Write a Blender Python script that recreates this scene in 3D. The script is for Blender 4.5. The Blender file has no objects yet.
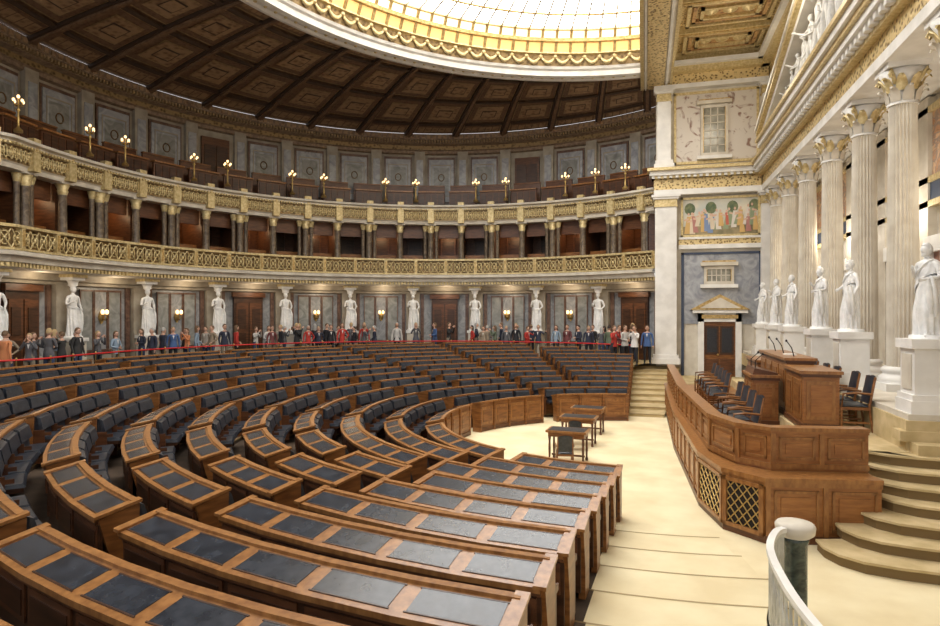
import bpy, math, random
from mathutils import Vector
random.seed(7)
sc=bpy.context.scene
sc.view_settings.view_transform='Standard'
sc.view_settings.look='None'
pi=math.pi; rad=math.radians; sin=math.sin; cos=math.cos

# ---------------------------------------------------------------- materials
def M(name,c1,c2=None,rough=.6,metal=0.0,kind='noise',scale=4.0,bump=0.0,emis=0.0,stops=(.35,.65),stretch=None,cols=None):
    m=bpy.data.materials.new(name); m.use_nodes=True
    nt=m.node_tree; b=nt.nodes['Principled BSDF']
    b.inputs['Roughness'].default_value=rough; b.inputs['Metallic'].default_value=metal
    b.inputs['Base Color'].default_value=(*c1,1)
    if c2 is not None or cols:
        tc=nt.nodes.new('ShaderNodeTexCoord'); mp=nt.nodes.new('ShaderNodeMapping')
        nt.links.new(tc.outputs['Object'],mp.inputs['Vector'])
        if stretch: mp.inputs['Scale'].default_value=stretch
        if kind=='marble':
            t=nt.nodes.new('ShaderNodeTexNoise'); t.inputs['Scale'].default_value=scale
            t.inputs['Detail'].default_value=8; t.inputs['Distortion'].default_value=2.2
        elif kind=='voronoi':
            t=nt.nodes.new('ShaderNodeTexVoronoi'); t.inputs['Scale'].default_value=scale
        else:
            t=nt.nodes.new('ShaderNodeTexNoise'); t.inputs['Scale'].default_value=scale
            t.inputs['Detail'].default_value=5
        nt.links.new(mp.outputs['Vector'],t.inputs['Vector'])
        out=t.outputs[0]
        r=nt.nodes.new('ShaderNodeValToRGB')
        r.color_ramp.elements[0].position=stops[0]; r.color_ramp.elements[1].position=stops[1]
        r.color_ramp.elements[0].color=(*c1,1); r.color_ramp.elements[1].color=(*(c2 or c1),1)
        if cols:
            for p,c in cols:
                e=r.color_ramp.elements.new(p); e.color=(*c,1)
        nt.links.new(out,r.inputs['Fac']); nt.links.new(r.outputs['Color'],b.inputs['Base Color'])
        if bump:
            bp=nt.nodes.new('ShaderNodeBump'); bp.inputs['Strength'].default_value=bump; bp.inputs['Distance'].default_value=.02
            nt.links.new(out,bp.inputs['Height']); nt.links.new(bp.outputs['Normal'],b.inputs['Normal'])
    if emis:
        b.inputs['Emission Color'].default_value=(*c1,1); b.inputs['Emission Strength'].default_value=emis
    return m
wood=M('wood_oak',(.15,.053,.014),(.29,.12,.034),rough=.34,scale=3,stretch=(1,1,6))
wood_l=M('wood_top',(.22,.09,.026),(.36,.165,.052),rough=.3,scale=5,stretch=(3,3,1))
wood_r=M('wood_rostrum',(.24,.09,.024),(.37,.155,.045),rough=.33,scale=3,stretch=(1,1,6))
wood_d=M('wood_dark',(.035,.014,.006),(.075,.03,.013),rough=.4,scale=3,stretch=(1,1,5))
wood_m=M('wood_mid',(.075,.027,.01),(.145,.055,.021),rough=.4,scale=3,stretch=(1,1,5))
leather=M('leather_black',(.012,.013,.017),(.03,.032,.04),rough=.45,scale=20)
inset_m=M('writing_inset',(.020,.023,.030),(.042,.048,.060),rough=.24,scale=7)
padm=M('seat_leather',(.012,.015,.022),(.030,.036,.048),rough=.35,scale=12)
carpet=M('carpet_cream',(.70,.58,.35),(.80,.70,.46),rough=.9,scale=1.2,bump=.1)
carpet2=M('carpet_step',(.46,.35,.17),(.60,.47,.26),rough=.9,scale=3)
treadm=M('tier_tread_dark',(.045,.027,.015),(.08,.05,.028),rough=.85,scale=3)
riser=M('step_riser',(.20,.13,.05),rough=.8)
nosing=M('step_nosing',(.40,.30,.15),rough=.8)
stone=M('cream_stone',(.55,.49,.40),(.69,.64,.54),rough=.55,scale=2)
stone_d=M('tan_stone',(.28,.24,.185),(.40,.355,.28),rough=.55,scale=2)
stone_w=M('white_stone',(.71,.69,.65),(.84,.82,.78),rough=.5,scale=2)
marb_w=M('statue_marble',(.72,.72,.70),(.88,.87,.85),rough=.45,kind='marble',scale=3)
marb_g=M('grey_marble',(.22,.23,.26),(.44,.45,.47),rough=.3,kind='marble',scale=1.6,stops=(.3,.7))
marb_gd=M('grey_marble_dark',(.16,.165,.155),(.34,.345,.325),rough=.35,kind='marble',scale=1.6,stops=(.3,.7))
marb_l=M('lilac_marble',(.19,.195,.20),(.36,.365,.37),rough=.3,kind='marble',scale=2.0,stops=(.3,.7))
marb_p=M('breccia_marble',(.26,.15,.11),(.66,.60,.53),rough=.3,kind='marble',scale=1.5,stops=(.34,.46))
marb_b=M('brown_marble',(.09,.045,.03),(.19,.11,.075),rough=.3,kind='marble',scale=2)
marb_r=M('red_marble',(.16,.055,.035),(.38,.17,.11),rough=.3,kind='marble',scale=1.4)
marb_gr=M('green_marble',(.02,.03,.025),(.07,.09,.075),rough=.2,kind='marble',scale=5)
col_mid=M('gallery_column_marble',(.09,.065,.045),(.22,.165,.11),rough=.3,kind='marble',scale=3)
gold=M('gilt',(.40,.26,.09),(.66,.48,.22),rough=.4,metal=.5,scale=10)
gold_b=M('gilt_bright',(.52,.39,.17),(.73,.60,.33),rough=.42,metal=.3,scale=10)
gold_o=M('gilt_ornament',(.17,.10,.03),(.72,.56,.28),rough=.4,metal=.35,kind='voronoi',scale=9,stops=(.2,.5),bump=.6)
gold_dk=M('gilt_dark',(.10,.06,.022),(.32,.22,.10),rough=.45,metal=.35,kind='voronoi',scale=6,stops=(.15,.55),bump=.4)
ceil_b=M('ceiling_brown',(.125,.065,.033),(.20,.115,.062),rough=.6,kind='marble',scale=2.5)
ceil_r=M('ceiling_rib',(.06,.034,.021),rough=.6)
ceil_p=M('ceiling_panel',(.17,.09,.045),(.34,.22,.12),rough=.6,kind='voronoi',scale=4,stops=(.1,.6))
ceil_c=M('ceiling_field',(.10,.05,.028),(.17,.095,.052),rough=.6,kind='voronoi',scale=7,stops=(.1,.6))
ceil_f=M('ceiling_frame_gilt',(.24,.155,.075),(.38,.27,.14),rough=.5,metal=.2,scale=8)
corn_t=M('cornice_tan',(.17,.11,.07),(.30,.215,.14),rough=.6,scale=6)
cof_r=M('coffer_red',(.22,.09,.035),(.50,.30,.12),rough=.6,kind='voronoi',scale=5,stops=(.1,.5))
red=M('rope_red',(.6,.02,.02),rough=.5)
brass=M('brass',(.55,.38,.14),rough=.35,metal=.8)
bronze=M('bronze_dark',(.16,.09,.04),rough=.4,metal=.6)
iron=M('grey_iron',(.42,.42,.38),(.6,.6,.56),rough=.4,metal=.3,scale=8)
blackm=M('void_dark',(.02,.013,.01),rough=.8)
globe=M('lamp_globe',(1,.66,.32),emis=2.6)
glass=M('skylight_glass',(1,.992,.975),emis=7.2)
amber=M('amber_glass',(.93,.62,.24),emis=.75)
amber2=M('pale_amber_glass',(1.0,.86,.58),emis=1.6)
mull=M('skylight_bar',(.62,.58,.5),rough=.5)
glass_w=M('window_pane',(.20,.19,.15),(.40,.38,.31),rough=.2,scale=3)
fsky=M('fresco_sky',(.52,.54,.50),(.72,.66,.52),rough=.7,scale=1.5)
fgrd=M('fresco_ground',(.20,.18,.10),(.38,.30,.17),rough=.7,scale=3)
ftree=M('fresco_foliage',(.09,.13,.07),(.22,.24,.12),rough=.7,scale=5)
fcl=[M('fresco_robe_%d'%i,c,rough=.7) for i,c in enumerate([(.50,.12,.08),(.66,.56,.42),(.20,.27,.42),(.62,.40,.15),(.28,.33,.2),(.68,.62,.55),(.44,.2,.17)])]
fskin=M('fresco_skin',(.66,.44,.32),rough=.7)
fresco2=M('fresco_warm',(.25,.12,.07),(.8,.6,.38),rough=.6,kind='marble',scale=1.8,stops=(.3,.7),
   cols=[(.42,(.65,.36,.2)),(.5,(.35,.28,.25)),(.58,(.75,.5,.3))])
bluem=M('blue_band',(.05,.07,.12),rough=.5)
skin=M('skin',(.60,.36,.26),rough=.5); lip=M('lips',(.42,.16,.13),rough=.5)
hair1=M('hair_dark',(.03,.02,.015),rough=.6); hair2=M('hair_brown',(.14,.08,.04),rough=.6)
hair3=M('hair_blond',(.45,.32,.16),rough=.6); hair4=M('hair_grey',(.4,.39,.37),rough=.6)
shoe=M('shoe',(.02,.02,.02),rough=.4)
clothes=[M('cloth_%d'%i,c,rough=.85) for i,c in enumerate([(.02,.02,.025),(.03,.035,.06),(.45,.04,.03),(.55,.53,.5),(.10,.10,.11),(.06,.12,.28),(.30,.24,.17),(.7,.68,.66),(.16,.05,.05),(.12,.15,.10),(.62,.24,.10),(.03,.03,.03),(.25,.33,.42),(.42,.38,.33)])]
pants=[M('trouser_%d'%i,c,rough=.85) for i,c in enumerate([(.02,.02,.025),(.04,.06,.12),(.10,.09,.08),(.22,.18,.13)])]

# ---------------------------------------------------------------- mesh builder
class MB:
    def __init__(s): s.v=[];s.f=[];s.m=[];s.sm=[];s.mats=[]
    def mi(s,mat):
        if mat not in s.mats: s.mats.append(mat)
        return s.mats.index(mat)
    def add(s,vs,fs,mat,smooth=False):
        o=len(s.v); k=s.mi(mat); s.v.extend([tuple(p) for p in vs])
        for f in fs: s.f.append(tuple(i+o for i in f)); s.m.append(k); s.sm.append(smooth)
    def hexa(s,p,mat):
        s.add(p,[(3,2,1,0),(4,5,6,7),(0,1,5,4),(1,2,6,5),(2,3,7,6),(3,0,4,7)],mat)
    def box(s,x0,x1,y0,y1,z0,z1,mat,f=None):
        p=[(x0,y0,z0),(x1,y0,z0),(x1,y1,z0),(x0,y1,z0),(x0,y0,z1),(x1,y0,z1),(x1,y1,z1),(x0,y1,z1)]
        if f: p=[f(*q) for q in p]
        s.hexa(p,mat)
    def grid(s,rows,mat,smooth=False,cu=False,cv=False):
        n=len(rows);m=len(rows[0]); vs=[p for r in rows for p in r]; fs=[]
        for i in range(n if cu else n-1):
            a=(i+1)%n
            for j in range(m if cv else m-1):
                b=(j+1)%m; fs.append((i*m+j,i*m+b,a*m+b,a*m+j))
        s.add(vs,fs,mat,smooth)
    def lathe(s,prof,c,mat,seg=16,nf=0,depth=0,smooth=True,f=None,sx=1,sy=1,cap=True):
        rows=[]
        for r,z in prof:
            row=[]
            for k in range(seg):
                a=2*pi*k/seg; rr=r*(1-depth*(k%2)) if nf else r
                p=(c[0]+rr*cos(a)*sx,c[1]+rr*sin(a)*sy,c[2]+z)
                row.append(f(*p) if f else p)
            rows.append(row)
        s.grid(rows,mat,smooth and not nf,cv=True)
        if not cap: return
        o=len(s.v); m=seg
        s.f.append(tuple(range(o-m,o))); s.m.append(s.mi(mat)); s.sm.append(False)
        s.f.append(tuple(range(o-m*len(rows),o-m*len(rows)+m))); s.m.append(s.mi(mat)); s.sm.append(False)
    def tube(s,pts,r,mat,seg=6,closed=False,smooth=True):
        rows=[];n=len(pts); P=[Vector(p) for p in pts]
        for i in range(n):
            if closed: d=P[(i+1)%n]-P[i-1]
            else: d=P[min(i+1,n-1)]-P[max(i-1,0)]
            d.normalize(); up=Vector((0,0,1)) if abs(d.z)<.9 else Vector((0,1,0))
            a=d.cross(up).normalized(); b=d.cross(a)
            rr=r[i] if isinstance(r,(list,tuple)) else r
            rows.append([tuple(P[i]+rr*(cos(2*pi*k/seg+.78)*a+sin(2*pi*k/seg+.78)*b)) for k in range(seg)])
        s.grid(rows,mat,smooth,cu=closed,cv=True)
    def sphere(s,c,rx,ry,rz,mat,seg=12,ring=8,f=None):
        rows=[]
        for i in range(ring+1):
            t=-pi/2+pi*i/ring; row=[]
            for k in range(seg):
                a=2*pi*k/seg; p=(c[0]+rx*cos(t)*cos(a),c[1]+ry*cos(t)*sin(a),c[2]+rz*sin(t))
                row.append(f(*p) if f else p)
            rows.append(row)
        s.grid(rows,mat,True,cv=True)
    def prism(s,poly,z0,z1,mat,matside=None):
        n=len(poly); vs=[(x,y,z0) for x,y in poly]+[(x,y,z1) for x,y in poly]
        s.add(vs,[tuple(range(n,2*n)),tuple(reversed(range(n)))],mat)
        s.add(vs,[(i,(i+1)%n,n+(i+1)%n,n+i) for i in range(n)],matside or mat)
    def mesh(s,name):
        me=bpy.data.meshes.new(name); me.from_pydata(s.v,[],s.f)
        for m in s.mats: me.materials.append(m)
        me.polygons.foreach_set('material_index',s.m); me.polygons.foreach_set('use_smooth',s.sm)
        me.update(); return me
    def obj(s,name,parent=None):
        return link(name,s.mesh(name),parent)
def link(name,me,parent=None,loc=None,rz=0,sc_=1):
    o=bpy.data.objects.new(name,me); sc.collection.objects.link(o)
    if parent: o.parent=parent
    if loc: o.location=loc
    o.rotation_euler=(0,0,rz); o.scale=sc_ if isinstance(sc_,tuple) else (sc_,)*3
    return o
def sweep(mb,prof,S,f,mat,smooth=False):
    mb.grid([[f(s_,R,z) for R,z in prof] for s_ in S],mat,smooth)

# ---------------------------------------------------------------- coordinate maps
CX,CY=-7.3,19.8; AY=16.0
def G(s_,R,z):
    b0=math.degrees(math.acos(max(-1,(AY-CY)/R))); b=s_; mir=False
    if b>b0: b=2*b0-b; mir=True
    x=CX-R*sin(rad(b)); y=CY+R*cos(rad(b))
    if mir: y=2*AY-y
    return (x,y,z)
def P(t,r,z): return (-r*sin(rad(t)),AY-r*cos(rad(t)),z)
S0,S1=-35.0,147.0
SS=[S0+1.75*i for i in range(int((S1-S0)/1.75)+1)]
FZ=1.15

# ---------------------------------------------------------------- floor
mb=MB(); mb.box(-26,9,-8,36,-.3,0,carpet); mb.obj('floor')
mb=MB()
RS=.98; NR=13
def tz(i): return min(.1*i,1.15) if i<12 else 1.15
for i in range(1,NR):
    r0=5+RS*i-.03; r1=5+RS*(i+1)-.03 if i<NR-1 else 23
    z=tz(i)
    e=math.degrees(math.asin(.55/r0))
    for T,mt in (([-10.5+(e+10.5)*k/6 for k in range(7)],carpet),([e+(180-2*e)*k/54 for k in range(55)],treadm),([180-e+(e+6)*k/4 for k in range(5)],carpet2)):
        mb.grid([[P(t,r0,z),P(t,r1,z)] for t in T],mt)
        mb.grid([[P(t,r0,0),P(t,r0,z-.035)] for t in T],carpet2 if mt is not treadm else treadm)
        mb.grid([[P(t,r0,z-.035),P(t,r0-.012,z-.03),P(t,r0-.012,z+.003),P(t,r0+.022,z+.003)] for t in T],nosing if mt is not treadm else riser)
    mb.grid([[P(-10.5,r0,0),P(-10.5,r1,0)],[P(-10.5,r0,z),P(-10.5,r1,z)]],carpet2)
mb.obj('floor_tiers')
mb=MB(); sweep(mb,[(11.9,1.0),(11.9,FZ),(15,FZ)],SS,G,carpet2); mb.obj('floor_back_walkway')

# ---------------------------------------------------------------- back wall lower tier
mb=MB(); sweep(mb,[(14.9,FZ),(14.9,5.2)],SS,G,marb_l)
sweep(mb,[(14.86,FZ),(14.86,1.75),(14.8,1.8),(14.9,1.85)],SS,G,stone_d)
sweep(mb,[(14.9,4.55),(14.7,4.6),(14.7,4.7),(14.55,4.75),(14.5,5.0)],SS,G,stone_d)
stat_s=[-20.4+14.0*k for k in range(12)]
for s_ in stat_s+[-34]:
    mb.box(s_-1.5,s_+1.5,14.6,14.9,FZ,4.6,stone_d,f=G)
    mb.box(s_-2.4,s_-1.7,14.78,14.9,FZ,4.6,marb_b,f=G); mb.box(s_+1.7,s_+2.4,14.78,14.9,FZ,4.6,marb_b,f=G)
mb.obj('wall_back_lower')
bays=[s+7 for s in [-34.4]+stat_s]
nd=0
for k,b in enumerate(bays):
    if b>S1-6: continue
    if k in (0,3,6,9,11):
        nd+=1; m=MB(); w=2.9
        m.box(b-w,b+w,14.7,14.89,FZ,4.35,wood_d,f=G)
        m.box(b-w+.35,b-.15,14.64,14.72,FZ+.05,4.0,wood_m,f=G); m.box(b+.15,b+w-.35,14.64,14.72,FZ+.05,4.0,wood_m,f=G)
        for sgn in (-1,1):
            for zz in (1.5,2.7):
                c=b+sgn*w/2
                m.box(c-.8,c+.8,14.6,14.66,zz,zz+1.0,wood_d,f=G)
        m.box(b-w-.4,b+w+.4,14.6,14.8,4.3,4.55,wood_m,f=G)
        m.obj('door_%d'%nd)
    else:
        m=MB()
        for a,c in ((-3.6,-1.4),(-1.1,1.1),(1.4,3.6)):
            m.box(b+a,b+c,14.8,14.9,1.95,4.4,marb_l if a==-1.1 else marb_gd,f=G)
            for (e0,e1,z0,z1) in ((a,c,1.9,1.97),(a,c,4.38,4.46),(a-.1,a+.08,1.9,4.46),(c-.08,c+.1,1.9,4.46)):
                m.box(b+e0,b+e1,14.77,14.83,z0,z1,marb_b,f=G)
        m.obj('trim_%d'%(k+1))
        m=MB()
        for sg in (-.38,.38):
            m.tube([G(b,14.75,3.3),G(b+sg*.6,14.6,3.2),G(b+sg,14.55,3.28),G(b+sg,14.55,3.42)],.03,brass)
            m.lathe([(.04,0),(.08,.03),(.04,.05)],G(b+sg,14.55,3.4),brass,seg=8)
            c=G(b+sg,14.55,3.54); m.sphere(c,.075,.075,.11,globe,8,6)
        m.lathe([(.03,-.25),(.11,-.1),(.14,.05),(.08,.2),(.01,.3)],G(b,14.76,3.3),brass,seg=8)
        m.obj('wall_sconce')

# ---------------------------------------------------------------- first balcony
mb=MB()
sweep(mb,[(14.9,5.0),(13.75,5.0),(13.7,5.05),(13.7,5.18),(13.5,5.22),(13.45,5.4),(13.3,5.44),(13.3,5.56),(13.42,5.6),(13.6,5.6),(16.6,5.6)],SS,G,stone)
for i in range(int((S1-S0)/.7)):
    s_=S0+.35+.7*i; mb.box(s_-.2,s_+.2,13.55,13.7,5.06,5.2,gold_b,f=G)
mb.obj('balcony_floor_cornice')
def lattice(mb,s0,s1,R,z0,z1,mat,r=.018,f=G):
    sm=(s0+s1)/2; zm=(z0+z1)/2; p=lambda a,z:f(a,R,z)
    mb.tube([p(s0,z0),p(s1,z1)],r,mat,4); mb.tube([p(s0,z1),p(s1,z0)],r,mat,4)
    hs=(s1-s0)*.36; hz=(z1-z0)*.36
    mb.tube([p(sm+hs*cos(2*pi*k/10),zm+hz*sin(2*pi*k/10)) for k in range(10)],r*1.1,mat,4,closed=True)
    c=p(sm,zm); mb.sphere(c,r*2.6,r*2.6,r*2.6,mat,6,4)
mb=MB()
for i in range(len(SS)-1):
    a,b=SS[i],SS[i+1]
    lattice(mb,a,b,13.45,5.68,6.32,gold_b,.028)
    if i%4==0: mb.box(a-.35,a+.35,13.36,13.6,5.6,6.42,gold_b,f=G); mb.box(a-.2,a+.2,13.33,13.4,5.75,6.3,gold,f=G)
sweep(mb,[(13.35,6.36),(13.35,6.46),(13.6,6.46),(13.6,6.36),(13.35,6.36)],SS,G,gold_b)
sweep(mb,[(13.37,5.6),(13.37,5.68),(13.57,5.68)],SS,G,gold_b)
sweep(mb,[(13.54,5.66),(13.54,6.38)],SS,G,gold_dk)
mb.obj('balcony_balustrade')

# colonnade tier
mb=MB()
i=0; s_=S0+3.6
while s_<S1-1:
    c=G(s_,13.95,5.6)
    mb.lathe([(.23,0),(.23,.12),(.18,.18),(.17,.2),(.145,2.3),(.16,2.35)],c,col_mid,seg=12)
    mb.lathe([(.15,2.35),(.2,2.5),(.17,2.55),(.26,2.75)],c,gold_b,seg=12)
    mb.box(s_-1.2,s_+1.2,13.7,14.2,8.35,8.4,stone,f=G)
    mb.box(s_-.35,s_+.35,14.2,16.1,5.6,8.4,wood_m,f=G)
    if i%2==1:
        for q in (-1.3,1.3):
            c=G(s_+q,14.0,5.6)
            mb.lathe([(.12,0),(.10,.1),(.095,2.4),(.11,2.45)],c,col_mid,seg=8); mb.lathe([(.1,2.45),(.17,2.75)],c,gold_b,seg=8)
    s_+=7; i+=1
mb.obj('gallery_colonnade')
mb=MB()
sweep(mb,[(16.2,5.6),(16.2,8.4)],SS,G,wood_m)
s_=S0+7.1
while s_<S1:
    mb.box(s_-1.4,s_+1.4,16.05,16.2,5.6,7.7,wood_d,f=G); mb.box(s_-1.6,s_-1.3,16.0,16.2,5.6,7.9,wood_m,f=G); mb.box(s_+1.3,s_+1.6,16.0,16.2,5.6,7.9,wood_m,f=G)
    mb.box(s_-2.8,s_+2.8,14.5,14.65,5.6,6.75,wood,f=G); mb.box(s_-2.8,s_+2.8,14.3,14.45,7.7,8.4,wood_m,f=G)
    s_+=7
mb.obj('wall_loge')
# second entablature + frieze
mb=MB()
sweep(mb,[(16.2,8.4),(14.2,8.4),(13.75,8.4),(13.72,8.55),(13.66,8.6)],SS,G,stone)
sweep(mb,[(13.66,8.6),(13.66,9.15)],SS,G,gold_dk)
sweep(mb,[(13.66,9.15),(13.5,9.2),(13.5,9.28),(13.35,9.32),(13.35,9.42),(13.6,9.45),(15.8,9.45)],SS,G,stone)
for i in range(len(SS)-1):
    lattice(mb,SS[i],SS[i]+.875,13.62,8.66,9.1,gold_b,.024); lattice(mb,SS[i]+.875,SS[i+1],13.62,8.66,9.1,gold_b,.024)
    for k in range(3):
        a=SS[i]+.58*k; mb.box(a,a+.3,13.45,13.6,9.14,9.22,gold_b,f=G)
    if i%4==2: mb.box(SS[i]-.7,SS[i]+.7,13.5,13.75,8.45,9.6,gold_b,f=G)
mb.obj('gallery_frieze')
mb=MB(); 
s_=S0+3.5
while s_<S1-3:
    mb.box(s_-2.9,s_+2.9,14.2,14.32,9.45,10.25,wood_m,f=G)
    mb.box(s_-3.0,s_+3.0,14.1,14.42,10.25,10.32,wood_l,f=G)
    for q in (-2.1,-.7,.7,2.1): mb.box(s_+q-.55,s_+q+.55,14.15,14.22,9.6,10.15,wood_d,f=G)
    mb.box(s_-2.9,s_+2.9,15.0,15.1,9.45,10.75,wood_m,f=G)
    mb.box(s_-2.9,s_+2.9,14.95,15.15,10.75,10.81,wood,f=G)
    s_+=7
mb.obj('gallery_parapet')
m=MB(); base=(0,0,0)
m.lathe([(.14,0),(.14,.08),(.07,.14),(.04,.2),(.03,.7),(.07,.76),(.03,.82),(.025,1.1),(.06,1.14)],base,brass,seg=10)
for k in range(4):
    a=pi/2*k; m.tube([(0,0,.95),(.10*cos(a),.10*sin(a),.9),(.17*cos(a),.17*sin(a),.95),(.17*cos(a),.17*sin(a),1.0)],.022,brass)
    m.sphere((.17*cos(a),.17*sin(a),1.06),.045,.045,.06,globe,8,6)
m.sphere((0,0,1.21),.05,.05,.065,globe,8,6)
cand=m.mesh('candelabrum')
s_=S0+7
while s_<S1:
    p=G(s_,13.55,9.6); link('candelabrum',cand,None,p,0,1.0); s_+=7*(1 if int((s_-S0)/7)%3 else 2)
# upper wall with marble panels
mb=MB()
sweep(mb,[(15.8,9.45),(15.8,12.9)],SS,G,stone_d)
s_=S0+4.5; k=0
while s_<S1-4:
    if k%7==3: mb.box(s_-2.6,s_+2.6,15.66,15.8,9.5,12.4,wood_m,f=G); mb.box(s_-2.2,s_-.1,15.6,15.68,9.6,12.0,wood_d,f=G); mb.box(s_+.1,s_+2.2,15.6,15.68,9.6,12.0,wood_d,f=G)
    else:
        mb.box(s_-2.9,s_+2.9,15.7,15.8,9.9,12.6,marb_b,f=G)
        mb.box(s_-2.6,s_+2.6,15.64,15.72,10.0,12.45,marb_g,f=G)
        for (a0,a1,z0_,z1_) in ((-2.1,2.1,12.1,12.16),(-2.1,2.1,10.3,10.36),(-2.1,-1.95,10.3,12.16),(1.95,2.1,10.3,12.16)): mb.box(s_+a0,s_+a1,15.61,15.66,z0_,z1_,stone_d,f=G)
        mb.box(s_-1.6,s_+1.6,15.62,15.66,10.55,12.0,marb_gd,f=G)
        mb.tube([G(s_+.6*cos(2*pi*j/14),15.6,11.4+.2*sin(2*pi*j/14)) for j in range(14)],.03,bronze,5,closed=True)
    mb.box(s_+3.5,s_+5.7,15.55,15.8,9.45,12.9,stone_d,f=G); mb.box(s_+3.9,s_+5.3,15.5,15.56,10.3,12.4,marb_g,f=G)
    s_+=9.2; k+=1
mb.obj('wall_back_upper')
mb=MB()
sweep(mb,[(15.8,12.75),(15.6,12.8),(15.6,12.95),(15.5,13.0)],SS,G,corn_t)
sweep(mb,[(15.5,13.0),(15.5,13.22)],SS,G,gold_dk)
sweep(mb,[(15.5,13.22),(15.2,13.28),(15.2,13.4),(14.95,13.46),(14.9,13.62),(14.9,13.75)],SS,G,corn_t)
for i in range(int((S1-S0)/.6)):
    a=S0+.6*i; mb.box(a,a+.32,15.0,15.25,13.3,13.46,ceil_f,f=G)
for i in range(int((S1-S0)/1.2)):
    a=S0+1.2*i; mb.box(a,a+.7,14.86,14.92,13.5,13.68,ceil_p,f=G)
mb.obj('trim_cornice_upper')

# ---------------------------------------------------------------- ceiling cove
def K(s_,t,dz=0):
    o=G(s_,14.95,13.7); vx,vy=o[0],o[1]-AY; L=math.hypot(vx,vy); ri=13.55
    k=ri/L; ix,iy=vx*k,AY+vy*k
    x=o[0]*(1-t)+ix*t; y=o[1]*(1-t)+iy*t
    z=13.72+.85*sin(t*pi/2)
    return (x,y,z+dz)
mb=MB(); TT=[0,.1,.2,.35,.5,.65,.8,.9,1]
mb.grid([[K(s_,t,.06) for t in TT] for s_ in SS],ceil_b)
s_=S0+5.25; DS=10.5
while s_<S1:
    for w_,dz,mt in ((.75,-.12,ceil_r),(.35,-.2,ceil_b)):
        for j in range(len(TT)-1):
            q=[K(s_-w_,TT[j],dz),K(s_+w_,TT[j],dz),K(s_+w_,TT[j+1],dz),K(s_-w_,TT[j+1],dz),K(s_-w_,TT[j],.05),K(s_+w_,TT[j],.05),K(s_+w_,TT[j+1],.05),K(s_-w_,TT[j+1],.05)]
            mb.hexa(q,mt)
    if s_+DS<S1+5:
        n=6
        def patch(a0,a1,f0,f1,dz,mt):
            mb.grid([[K(a0+(a1-a0)*k/n,f0+(f1-f0)*j/3,dz) for j in range(4)] for k in range(n+1)],mt)
        a0,a1=s_+.9,s_+DS-.9
        for (t0,t1) in ((.03,.16),(.20,.50),(.54,.84),(.88,.98)):
            patch(a0,a1,t0,t1,-.01,ceil_f); patch(a0+.25,a1-.25,t0+.012,t1-.012,-.03,ceil_c)
            if t1-t0>.2:
                patch(a0+1.3,a1-1.3,t0+.05,t1-.05,-.05,ceil_f); patch(a0+1.5,a1-1.5,t0+.06,t1-.06,-.07,ceil_p)
                patch(a0+2.6,a1-2.6,t0+.10,t1-.10,-.09,ceil_r)
                patch(a0+2.8,a1-2.8,t0+.11,t1-.11,-.10,ceil_p)
            else:
                for q in range(5):
                    b0=a0+.5+(a1-a0-1)*q/5; patch(b0+.1,b0+(a1-a0-1)/5-.1,t0+.03,t1-.03,-.05,ceil_p)
        for tb in (.18,.52,.86):
            mb.grid([[K(a0+(a1-a0)*k/n,tb-.015,-.1),K(a0+(a1-a0)*k/n,tb+.015,-.1)] for k in range(n+1)],ceil_r)
    s_+=DS
mb.obj('ceiling')
# skylight
A=[-90+3*k for k in range(61)]
def Q(a,r,z): return (-r*cos(rad(a)),AY+r*sin(rad(a)),z)
mb=MB()
sweep(mb,[(13.75,14.62),(13.75,14.35),(13.6,14.28),(13.6,14.2),(13.4,14.16),(13.3,14.24),(13.05,14.2),(12.95,14.12),(12.75,14.14),(12.7,14.34)],A,Q,stone_w)
sweep(mb,[(12.7,14.34),(12.6,14.4),(12.55,14.5)],A,Q,stone_w)
sweep(mb,[(12.55,14.5),(12.45,14.95)],A,Q,gold_dk)
sweep(mb,[(12.45,14.95),(12.3,14.97),(12.3,15.03)],A,Q,gold_b)
for k in range(61):
    a=-90+3*k
    pts=[Q(a+3*q/6,12.44,14.88-.28*sin(pi*q/6)) for q in range(7)]
    if a<90: mb.tube(pts,[.03,.06,.085,.095,.085,.06,.03],gold_b,6)
    c=Q(a,12.44,14.86); mb.sphere(c,.11,.11,.11,gold_b,8,5)
    mb.hexa([Q(a-.28,12.3,15.0),Q(a+.28,12.3,15.0),Q(a+.28,12.4,15.0),Q(a-.28,12.4,15.0),Q(a-.28,11.85,15.85),Q(a+.28,11.85,15.85),Q(a+.28,11.97,15.85),Q(a-.28,11.97,15.85)],gold)
for k in range(91):
    a=-90+2*k; mb.sphere(Q(a,13.18,14.2),.07,.07,.04,gold_b,6,4)
sweep(mb,[(12.14,15.36),(12.02,15.38),(12.0,15.52)],A,Q,gold)
sweep(mb,[(11.95,15.8),(11.8,15.8),(11.8,15.95),(11.95,15.95)],A,Q,gold_b)
mb.obj('skylight_ring')
mb=MB(); RR=[11.9,9.5,7,4.5,2,0.05]; gz=lambda r:15.88+1.5*(1-r/12)
mb.grid([[Q(a,r,gz(r)) for r in RR] for a in A],glass)
mb.grid([[Q(a,12.36,15.0),Q(a,12.14,15.42)] for a in A],amber)
mb.grid([[Q(a,12.14,15.42),Q(a,11.92,15.85)] for a in A],amber2)
mb.obj('skylight_glass')
mb=MB()
for k in range(61):
    a=-90+3*k; r1=.3 if k%4==0 else (4.5 if k%2==0 else 8.2); mb.tube([Q(a,11.9,gz(11.9)-.06),Q(a,r1,gz(r1)-.06)],.045,mull,4)
for r in (10.8,9.5,8.2,6.8,5.2,3.5): mb.tube([Q(a,r,gz(r)-.06) for a in A],.05,gold if r>10.7 else mull,4)
mb.obj('skylight_mullions')

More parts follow.
